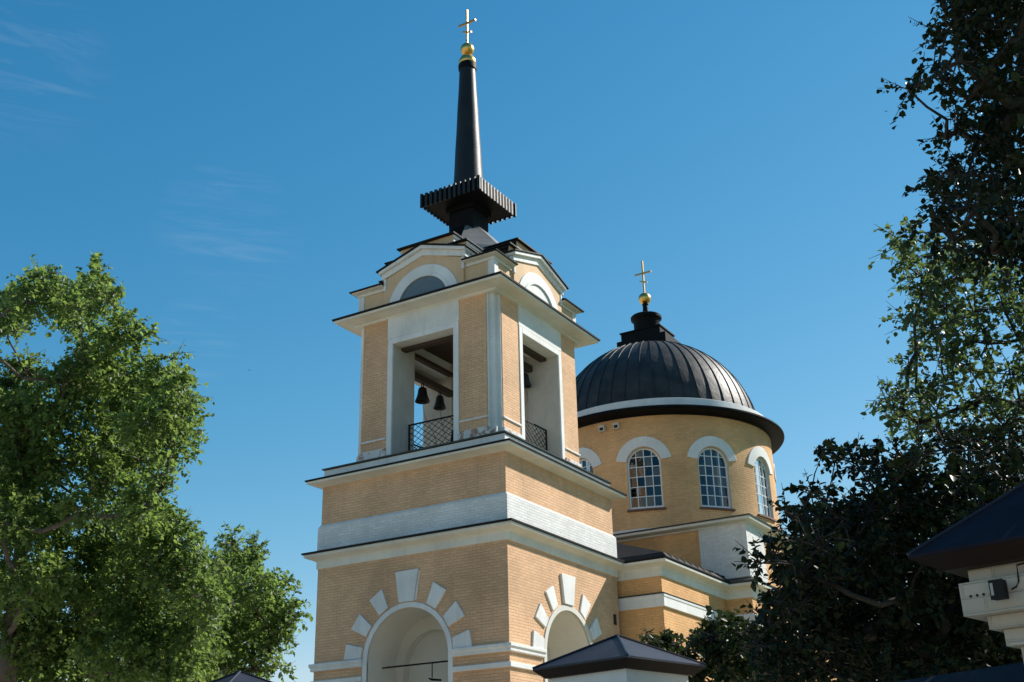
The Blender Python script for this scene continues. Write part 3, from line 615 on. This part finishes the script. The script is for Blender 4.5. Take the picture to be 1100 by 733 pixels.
bd = MB(); bd.add([(-1.45,-.62,12.68),(-1.45,-.06,12.68),(-1.12,.02,13.86),(-1.12,-.52,13.78),(-1.41,-.62,12.66),(-1.41,-.06,12.66),(-1.08,.02,13.84),(-1.08,-.52,13.76)], [(0,1,2,3),(4,7,6,5),(0,4,5,1),(1,5,6,2),(2,6,7,3),(3,7,4,0)])
tag(bd.build('board', M['iron']), 'dark board leaning behind the belfry railing on the shaded side', 'board')

# ------------------------------------------------------------------ fence pillars, wall, floodlight
M['pwhite'] = stucco('pillar_white', (.68,.68,.66), stain=.15, streak=.3)
M['pbrick'] = brick('pillar_white_brick', (.46,.43,.37), stain=.12, bumpd=.006)
def gate_pillar(x, y, phi, hr, zt, label, steps, apex, mat, capm='blue'):
    t = empty('gate_pillar', (x, y, 0), phi); tag(t, label, 'gate pillar', 'white gate pillars with hipped metal caps')
    s = MB()
    for (h,z0,z1) in steps: s.box(-h,h,-h,h,z0,z1)
    s.build('pillar_body', mat, t)
    r = MB(); h = hr
    r.add([(-h,-h,zt),(h,-h,zt),(h,h,zt),(-h,h,zt),(0,0,apex),(-h*1.0,-h*1.0,zt-.02),(h,-h,zt-.02),(h,h,zt-.02),(-h,h,zt-.02)], [(0,1,4),(1,2,4),(2,3,4),(3,0,4),(0,5,6,1),(1,6,7,2),(2,7,8,3),(3,8,5,0)])
    hi = h*.86
    fa = MB(); fa.add([(-h,-h,zt-.021),(h,-h,zt-.021),(h,h,zt-.021),(-h,h,zt-.021),(-hi,-hi,zt-.10),(hi,-hi,zt-.10),(hi,hi,zt-.10),(-hi,hi,zt-.10)], [(0,1,5,4),(1,2,6,5),(2,3,7,6),(3,0,4,7),(4,5,6,7)])
    ro = r.build('metal_cap', M[capm], t)
    fa.build('fascia', M['fascia'], ro)
    k = MB()
    for sx,sy in ((-1,-1),(1,-1),(1,1),(-1,1)): k.tube([(sx*h,sy*h,zt+.004),(0,0,apex+.006)], .014, 6)
    k.build('hip_seam', M['blue'], ro)
    return t
PHI = R_(-13.54)
gate_pillar(-20.807, -15.310, PHI, .6255, 3.1, 'white gate pillar under a blue-black hipped cap, right in front of the tower', [(.42,0,2.78),(.455,2.78,2.86),(.49,2.86,3.03)], 3.41, M['pwhite'])
# the near right-hand pillar
c0, s0 = math.cos(PHI), math.sin(PHI)
def place_by_corner(px, py, z, h, depth_dir):
    d = FW + RT*((px-550)/FPX) - UP*((py-366.5)/FPX); t = (z-CAM.z)/d.z; P = CAM+d*t
    return P.x-(-h*c0-h*s0), P.y-(-h*s0+h*c0)
BX, BY = place_by_corner(975, 597, 3.1, 1.0, None)
big = gate_pillar(BX, BY, PHI, 1.0, 3.1, 'big white gate pillar with corbelled top at the far right, carrying a floodlight', [(.58,0,2.54),(.64,2.543,2.64),(.70,2.643,2.72),(.80,2.723,2.92),(.75,2.923,3.03)], 3.86, M['pbrick'], 'cap')
c_, s_ = math.cos(PHI), math.sin(PHI)
def on_big(u, d, z):                      # a point on the pillar's street face: u along it, d out from the pillar's centre
    lx, ly = -d, -u
    return (BX+lx*c_-ly*s_, BY+lx*s_+ly*c_, z)
hl = MB()
for u in (-.735,-.695,-.655): hl.tube([on_big(u,.78,2.835), on_big(u,.803,2.835)], .009, 8)
ho = hl.build('drilled_hole', M['dark']); ho.parent = big; ho.matrix_parent_inverse = (Matrix.Translation((BX,BY,0)) @ Matrix.Rotation(PHI,4,'Z')).inverted()
fx = empty('floodlight', on_big(-.53,.828,2.835), PHI); fx.scale = (.62,.62,.72)
tag(fx, 'small black floodlight with a hanging cable fixed to the white pillar', 'floodlight')
b = MB(); b.box(-.12,-.02,-.062,.062,-.075,.075); b.box(-.125,-.118,-.068,.068,-.08,.08)
for i in range(5): b.box(-.02,.015,-.05+.022*i,-.042+.022*i,-.06,.06)
b.build('lamp_housing', M['iron'], fx)
g = MB(); g.box(-.129,-.1255,.030,.056,-.045,.055); g.build('lamp_glass', simple('lamp_lens', (.30,.30,.28), .3), fx)
k = MB(); k.box(-.02,.045,-.02,.02,-.02,.02); k.build('bracket', M['iron'], fx)
cb = MB(); cb.tube([(0,-.09,0),(.03,-.13,.02),(.03,-.16,.06),(.03,-.165,.12),(.03,-.17,.19),(.02,-.30,.20)], .008, 6); cb.build('cable', M['iron'], fx, True)
P3 = CAM + (FW + RT*((258-550)/FPX) - UP*((722-366.5)/FPX))*((3.41-1.6)/(FW + RT*((258-550)/FPX) - UP*((722-366.5)/FPX)).z)
gate_pillar(P3.x, P3.y, PHI, .6255, 3.1, 'white gate pillar with a blue-black hipped cap, below the left-hand trees', [(.42,0,2.78),(.455,2.78,2.86),(.49,2.86,3.03)], 3.41, M['pwhite'])
# low fence wall with a metal coping between the right-hand pillars
A = Vector((BX,BY,0)); B = Vector((-20.807,-15.310,0)); dv = (B-A).normalized(); nv = Vector((-dv.y,dv.x,0))
wl = empty('fence_wall', A+(B-A)*.5); tag(wl, 'low white wall with dark blue metal coping between the two right-hand pillars', 'wall')
def fence_seg(h, z0, z1, a, b, ridge=0):
    p = [A+dv*a-nv*h, A+dv*b-nv*h, A+dv*b+nv*h, A+dv*a+nv*h]; m0 = A+dv*a; m1 = A+dv*b; off = wl.location
    vs = [(q.x-off.x,q.y-off.y,z0) for q in p]+[(q.x-off.x,q.y-off.y,z1) for q in p]
    fs = [(0,3,2,1),(0,1,5,4),(1,2,6,5),(2,3,7,6),(3,0,4,7)]
    if ridge:
        vs += [(m0.x-off.x,m0.y-off.y,z1+ridge),(m1.x-off.x,m1.y-off.y,z1+ridge)]; fs += [(4,5,9,8),(6,7,8,9),(7,4,8),(5,6,9)]
    else: fs.append((4,5,6,7))
    return vs, fs
ln = (B-A).length
w_ = MB(); w_.add(*fence_seg(.15, 0, 2.36, .5, ln-.42)); w_.build('wall_panel', M['pwhite'], wl)
w_ = MB(); w_.add(*fence_seg(.30, 2.36, 2.39, .5, ln-.42, .16)); w_.build('coping', M['cap'], wl)

# ------------------------------------------------------------------ trees
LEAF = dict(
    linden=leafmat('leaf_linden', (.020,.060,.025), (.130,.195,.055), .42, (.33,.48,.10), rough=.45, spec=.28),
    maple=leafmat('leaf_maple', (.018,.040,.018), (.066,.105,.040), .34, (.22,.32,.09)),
    dark=leafmat('leaf_shaded', (.008,.016,.009), (.018,.030,.014), .08, (.04,.07,.02), spec=.12),  # leaf colour lowered to paint in the deep shade of these crowns
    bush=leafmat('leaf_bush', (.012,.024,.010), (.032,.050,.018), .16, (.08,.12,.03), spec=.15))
BARK = bark('bark', (.13,.105,.085)); BARK_D = bark('bark_dark', (.05,.042,.035))
def leaves_mesh(name, P, D, Nn, S, var, mat, parent):
    """one mesh of folded pointed leaves: P base, D direction, Nn face normal, S length"""
    n = len(P)
    D = D/np.linalg.norm(D,axis=1,keepdims=True); Bt = np.cross(D,Nn); Bt /= np.linalg.norm(Bt,axis=1,keepdims=True)+1e-9; Nn = np.cross(Bt,D)
    S = S[:,None]; W = S*.36; dz = S*.09
    v = np.stack([P, P+D*S*.28+Bt*W+Nn*dz, P+D*S*.68+Bt*W*.75+Nn*dz*.6, P+D*S-Nn*S*.08, P+D*S*.68-Bt*W*.75+Nn*dz*.6, P+D*S*.28-Bt*W+Nn*dz], 1).reshape(-1,3)
    base = (np.arange(n)*6)[:,None]
    f = np.concatenate([base+np.array([[0,1,2,3]]), base+np.array([[0,3,4,5]])],1).reshape(-1,4)
    me = bpy.data.meshes.new(name); me.vertices.add(len(v)); me.vertices.foreach_set('co', v.astype(np.float32).ravel())
    me.loops.add(f.size); me.loops.foreach_set('vertex_index', f.astype(np.int32).ravel())
    me.polygons.add(len(f)); me.polygons.foreach_set('loop_start', np.arange(0,f.size,4,dtype=np.int32)); me.polygons.foreach_set('loop_total', np.full(len(f),4,dtype=np.int32))
    me.update(); me.validate()
    a = me.attributes.new('leafvar','FLOAT','POINT'); a.data.foreach_set('value', np.repeat(var,6).astype(np.float32))
    me.materials.append(mat); o = bpy.data.objects.new(name, me); COL.objects.link(o); o.parent = parent; return o
def make_tree(name, label, cat, group, base, trunk_top, lobes, leaf, leafsize, dens, seed, trunk_r=.25, mat_bark=None, sprig=(.28,.6), per=9, drop=0., droop=.25, reach=1.0, ragged=0.):
    """lobes: (centre Vector, radius). Limbs join every lobe to the trunk; twigs leave the lobes, leaves sit along the twigs"""
    rng = np.random.default_rng(seed); root = empty(name, base); tag(root, label, cat, group); base = Vector(base)
    nodes = []; par = []
    k = 7
    for i in range(k+1):
        t = i/k; p = base.lerp(Vector(trunk_top), t)+Vector((math.sin(t*5+seed)*.12*t, math.cos(t*4+seed)*.12*t, 0)); nodes.append(p); par.append(i-1)
    order = sorted(range(len(lobes)), key=lambda i: min((lobes[i][0]-q).length for q in nodes))
    for i in order:
        c = lobes[i][0]-Vector((0,0,lobes[i][1]*.25)); best = min(range(2, len(nodes)), key=lambda q: (nodes[q]-c).length + (2. if nodes[q].z > c.z+.3 else 0))
        q = nodes[best]; L = (c-q).length
        if L > .7:
            j = Vector(rng.normal(0, .09*L, 3)); m = q.lerp(c,.5)+j-Vector((0,0,.06*L)); nodes.append(m); par.append(best); best = len(nodes)-1
        nodes.append(c); par.append(best)
    cnt = [1]*len(nodes)
    for i in range(len(nodes)-1, 0, -1):
        if par[i] >= 0: cnt[par[i]] += cnt[i]
    tot = cnt[0]; rad = [max(.010, trunk_r*(c/tot)**.62) for c in cnt]; rad[0] *= 1.25
    tm = MB()
    for i in range(1, len(nodes)):
        p = par[i]; a, b = nodes[p]-base, nodes[i]-base; r0 = min(rad[p], rad[i]*1.35) if i > k else rad[p]
        m = a.lerp(b,.5)+Vector(rng.normal(0,.03*(b-a).length,3)); tm.tube([a,m,b], [r0,(r0+rad[i])/2,rad[i]], 7)
    Ps=[];Ds=[];Ns=[];Ss=[];Vs=[]
    out_ = []
    cen = sum((c for c,_ in lobes), Vector())/len(lobes)
    for (c,r) in lobes:
        out_.append((c,r))
        if ragged and rng.random() < ragged:
            v = Vector(rng.normal(size=3)); v = (v.normalized()+(c-cen).normalized()*.6).normalized(); out_.append((c+v*r*rng.uniform(.9,1.35), r*rng.uniform(.22,.45)))
    for (c,r) in out_:
        nt_ = max(4, int(dens*r*r*210)); u = rng.normal(size=(nt_,3)); u /= np.linalg.norm(u,axis=1,keepdims=True)
        rr = r*(.25+.75*rng.random(nt_)**.55)[:,None]; p0 = np.array(c)+u*rr*np.array([1,1,.85])
        d = u+rng.normal(0,.55,(nt_,3))+np.array([0,0,.12]); d /= np.linalg.norm(d,axis=1,keepdims=True)
        Lt = rng.uniform(sprig[0],sprig[1],nt_)*reach; tone = np.clip(rng.normal(.5,.2,nt_)+.0, 0, 1)
        if drop > 0: keep = rng.random(nt_) > drop; p0,d,Lt,tone,u = p0[keep],d[keep],Lt[keep],tone[keep],u[keep]
        for j in range(0, len(p0), max(1, len(p0)//10)):
            a = Vector(p0[j])-base; b = Vector(p0[j]+d[j]*Lt[j])-base; tm.tube([a-Vector(u[j])*r*.5, a, b], [.012,.008,.003], 4)
        for q in range(per):
            t = (q+.5)/per; n = len(p0); side = rng.normal(size=(n,3)); side -= d*(side*d).sum(1,keepdims=True); side /= np.linalg.norm(side,axis=1,keepdims=True)+1e-9
            P = p0+d*(Lt*t)[:,None]-np.array([0,0,1])*(droop*Lt*t*t)[:,None]
            ld = side+d*.55+np.array([0,0,-droop*.8])+rng.normal(0,.2,(n,3)); nn = np.array([0,0,1.])+rng.normal(0,.45,(n,3))
            Ps.append(P); Ds.append(ld); Ns.append(nn); Ss.append(leafsize*rng.uniform(.5,1.45,n)); Vs.append(np.clip(tone+rng.normal(0,.27,n),0,1))
    tm.build('trunk', mat_bark or BARK, root, True)
    leaves_mesh('crown', np.concatenate(Ps)-np.array(base), np.concatenate(Ds), np.concatenate(Ns), np.concatenate(Ss), np.concatenate(Vs), leaf, root)
    return root
def lobes_at(lst, depth, spread, seed, back=0.8, scale=1.0):
    rng = random.Random(seed); out = []
    for (x,y,r) in lst:
        d = depth+rng.uniform(-spread,spread); out.append((at(x,y,d), r*d/FPX*scale))
        if rng.random() < back:
            d2 = depth+spread+rng.uniform(.3,1.6)*spread; out.append((at(x+rng.uniform(-.35,.35)*r, y+rng.uniform(-.1,.5)*r, d2), r*d2/FPX*.85*scale))
    return out
def ground_below(px, py, depth):
    p = at(px,py,depth); return (p.x,p.y,0)
A_L = [(46,306,20),(28,322,18),(8,334,22),(66,322,18),(100,312,22),(116,322,16),(84,338,16),(128,352,20),(145,365,14),(112,376,26),(96,404,26),(70,408,18),(28,398,14),(10,408,24),(146,412,28),(176,402,20),(196,418,16),(190,446,24),(160,450,30),(122,436,32),(84,444,28),(46,448,32),(10,456,34),(186,478,22),(150,488,26),(108,480,30),(64,492,22),(24,500,34),(168,512,12),(120,520,24),(150,548,24),(176,564,24),(196,584,18),(84,548,18),(40,556,36),(4,556,34),(120,576,34),(160,596,34),(80,606,38),(34,624,40),(190,622,24),(206,612,20),(216,642,24),(206,668,26),(212,700,30),(228,612,12),(130,636,38),(0,640,40),(82,664,42),(170,660,36),(34,690,42),(128,700,42),(182,706,34),(80,722,40),(-30,420,30),(-34,500,40),(-40,600,40),(-40,350,24),(0,720,40)]
make_tree('linden_tree', 'tall sunlit green tree with open crown at the left edge', 'tree', 'trees left of the church', ground_below(-6, 860, 23), at(24,560,23.5), lobes_at(A_L, 23, 1.5, 3, back=.8, scale=.86), LEAF['linden'], .088, 3.2, 11, .20, sprig=(.2,.48), per=10, ragged=.8)
B_L = [(247,584,9),(252,598,12),(274,590,7),(268,606,14),(240,614,16),(272,630,22),(298,636,18),(312,656,12),(222,636,20),(250,644,22),(286,664,24),(300,676,14),(226,668,26),(258,682,26),(208,690,24),(236,708,24),(290,700,14),(270,716,14),(206,722,24),(246,732,20),(300,716,8)]
make_tree('linden_tree', 'smaller sunlit round-topped tree between the tall left tree and the tower', 'tree', 'trees left of the church', ground_below(236, 870, 27), at(240,700,27), lobes_at(B_L, 27, 1.3, 5, scale=.84), LEAF['linden'], .095, 2.7, 12, .16, sprig=(.2,.48), per=10, ragged=.9)
C_L = [(1040,14,26),(1068,8,30),(1096,30,34),(1016,34,16),(1050,44,28),(1082,66,32),(1028,66,20),(1006,76,12),(988,88,9),(975,95,6),(1054,84,26),(1098,104,34),(1064,116,28),(1040,104,14),(1078,146,32),(1052,148,22),(1028,138,9),(1016,148,7),(1100,176,32),(1066,184,28),(1036,190,22),(1014,184,8),(1000,204,8),(1018,212,16),(1044,222,26),(1084,220,32),(1000,234,12),(1024,250,20),(1064,262,26),(1098,262,30),(1140,20,50),(1150,100,50),(1146,190,50),(1140,270,46),(1060,-34,40),(1110,-40,50),(1180,-20,60),(1220,80,60),(1220,200,60),(1030,-20,26),(1200,300,60),(1120,-110,60),(1190,-130,60),(1260,0,60),(1290,130,60),(1280,260,60)]
C_SHADE = [(1190,380,70),(1200,280,70),(1190,180,70),(1260,420,80),(1270,300,80),(1260,180,80),(1340,380,90),(1350,240,90),(1190,80,60),(1260,80,70),(1210,470,60),(1300,520,80),(1380,480,90)]  # near lobes out of view, added to shade the right-hand pillar
make_tree('tall_tree', 'tall dark shaded tree filling the upper right corner', 'tree', 'trees right of the church', ground_below(1240, 800, 14), at(1190,120,14), lobes_at(C_L, 13.5, 1.2, 7, back=.55, scale=.92)+lobes_at(C_SHADE, 9.0, .8, 8, back=.5), LEAF['dark'], .082, 1.5, 13, .28, BARK_D, sprig=(.2,.42))
D_L = [(966,262,9),(984,258,12),(1006,270,16),(1036,276,18),(974,284,9),(990,296,10),(1022,300,18),(1056,296,18),(1086,300,18),(990,318,14),(1016,330,20),(1046,334,20),(1078,330,18),(982,340,8),(1002,350,16),(1030,362,18),(1062,366,16),(1094,362,16),(984,376,10),(1010,384,14),(976,392,8),(1040,392,14),(1084,396,14),(958,426,9),(968,436,10),(992,424,12),(1014,414,12),(1030,436,14),(1060,426,14),(1092,430,16),(962,448,8),(986,452,12),(1010,462,12),(1044,460,14),(1078,458,16),(1120,320,30),(1130,390,30),(1120,450,30)]
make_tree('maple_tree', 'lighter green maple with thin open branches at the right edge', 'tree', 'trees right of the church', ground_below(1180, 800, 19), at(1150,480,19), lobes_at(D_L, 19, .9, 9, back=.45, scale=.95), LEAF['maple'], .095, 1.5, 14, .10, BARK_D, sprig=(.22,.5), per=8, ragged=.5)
E_L = [(884,486,5),(900,491,9),(920,496,12),(944,498,15),(966,490,12),(990,486,14),(1014,480,12),(1040,476,16),(1068,482,18),(1096,478,20),(960,512,18),(996,514,22),(1036,512,24),(1080,514,26),(872,530,6),(886,536,9),(862,548,5),(846,550,5),(826,592,6),(816,604,4),(842,628,10),(836,646,10),(826,668,11),(814,690,12),(858,560,8),(878,556,12),(904,556,16),(934,546,18),(966,546,24),(1008,548,26),(1054,548,28),(1096,550,28),(862,580,10),(884,584,18),(916,584,22),(952,586,26),(996,590,30),(1044,592,30),(1090,600,30),(834,596,8),(848,604,10),(862,614,16),(888,620,24),(930,626,28),(974,634,32),(1024,640,34),(1074,650,34),(858,648,18),(842,660,10),(880,664,26),(922,676,32),(974,686,34),(1030,696,36),(1086,704,34),(850,694,24),(890,712,32),(944,724,34),(1004,732,36),(836,726,22),(1060,740,34),(1140,520,40),(1140,600,40),(1140,690,40)]
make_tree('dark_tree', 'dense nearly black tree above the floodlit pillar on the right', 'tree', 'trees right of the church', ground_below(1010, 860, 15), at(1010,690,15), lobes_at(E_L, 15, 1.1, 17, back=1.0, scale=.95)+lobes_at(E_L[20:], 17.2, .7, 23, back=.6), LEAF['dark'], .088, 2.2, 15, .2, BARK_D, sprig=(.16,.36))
F_L = [(768,664,8),(780,674,12),(796,684,14),(764,684,12),(750,690,8),(812,694,16),(782,700,18),(756,710,16),(816,716,20),(790,724,20),(740,722,12),(834,700,16),(752,735,16),(720,735,14)]
make_tree('shrub', 'dark upright shrub against the sunlit nave wall', 'shrub', 'shrubs in front of the nave', ground_below(788, 850, 22), at(788,740,22), lobes_at(F_L, 22, .7, 19), LEAF['bush'], .12, 1.7, 16, .1, BARK_D, sprig=(.16,.36))
G_L = [(698,686,7),(712,690,10),(726,692,8),(704,702,9),(722,704,10),(712,716,12)]
make_tree('shrub', 'small rounded shrub showing just above the middle pillar cap', 'shrub', 'shrubs in front of the nave', ground_below(712, 830, 24), at(712,730,24), lobes_at(G_L, 24, .4, 21), LEAF['bush'], .11, 2.0, 17, .06, BARK_D, sprig=(.14,.3))
# ------------------------------------------------------------------ birds
def bird(p, s, rz, label):
    t = empty('bird', p, rz); tag(t, label, 'bird')
    b = MB(); b.lathe([(0,-.16),(.03,-.12),(.05,-.02),(.04,.07),(.025,.12),(0,.16)], 10)
    b.v = [(z*s,x*s,y*s) for x,y,z in b.v]
    w = b
    for sg in (-1,1): w.add([(.05*s,sg*.03*s,.01*s),(-.05*s,sg*.03*s,.01*s),(-.10*s,sg*.22*s,.09*s),(-.02*s,sg*.2*s,.08*s),(-.14*s,sg*.36*s,.05*s)], [(0,1,2,3),(3,2,4)])
    w.add([(-.13*s,-.02*s,0),(-.13*s,.02*s,0),(-.24*s,.05*s,0),(-.24*s,-.05*s,0)], [(0,1,2,3)])
    b.build('bird_body', M['iron'], t)
bird(at(952,120,90), .55, .4, 'tiny dark bird in the open sky beside the upper right tree')
bird(at(268,398,100), .5, 1.2, 'tiny dark bird in the open sky left of the tower')
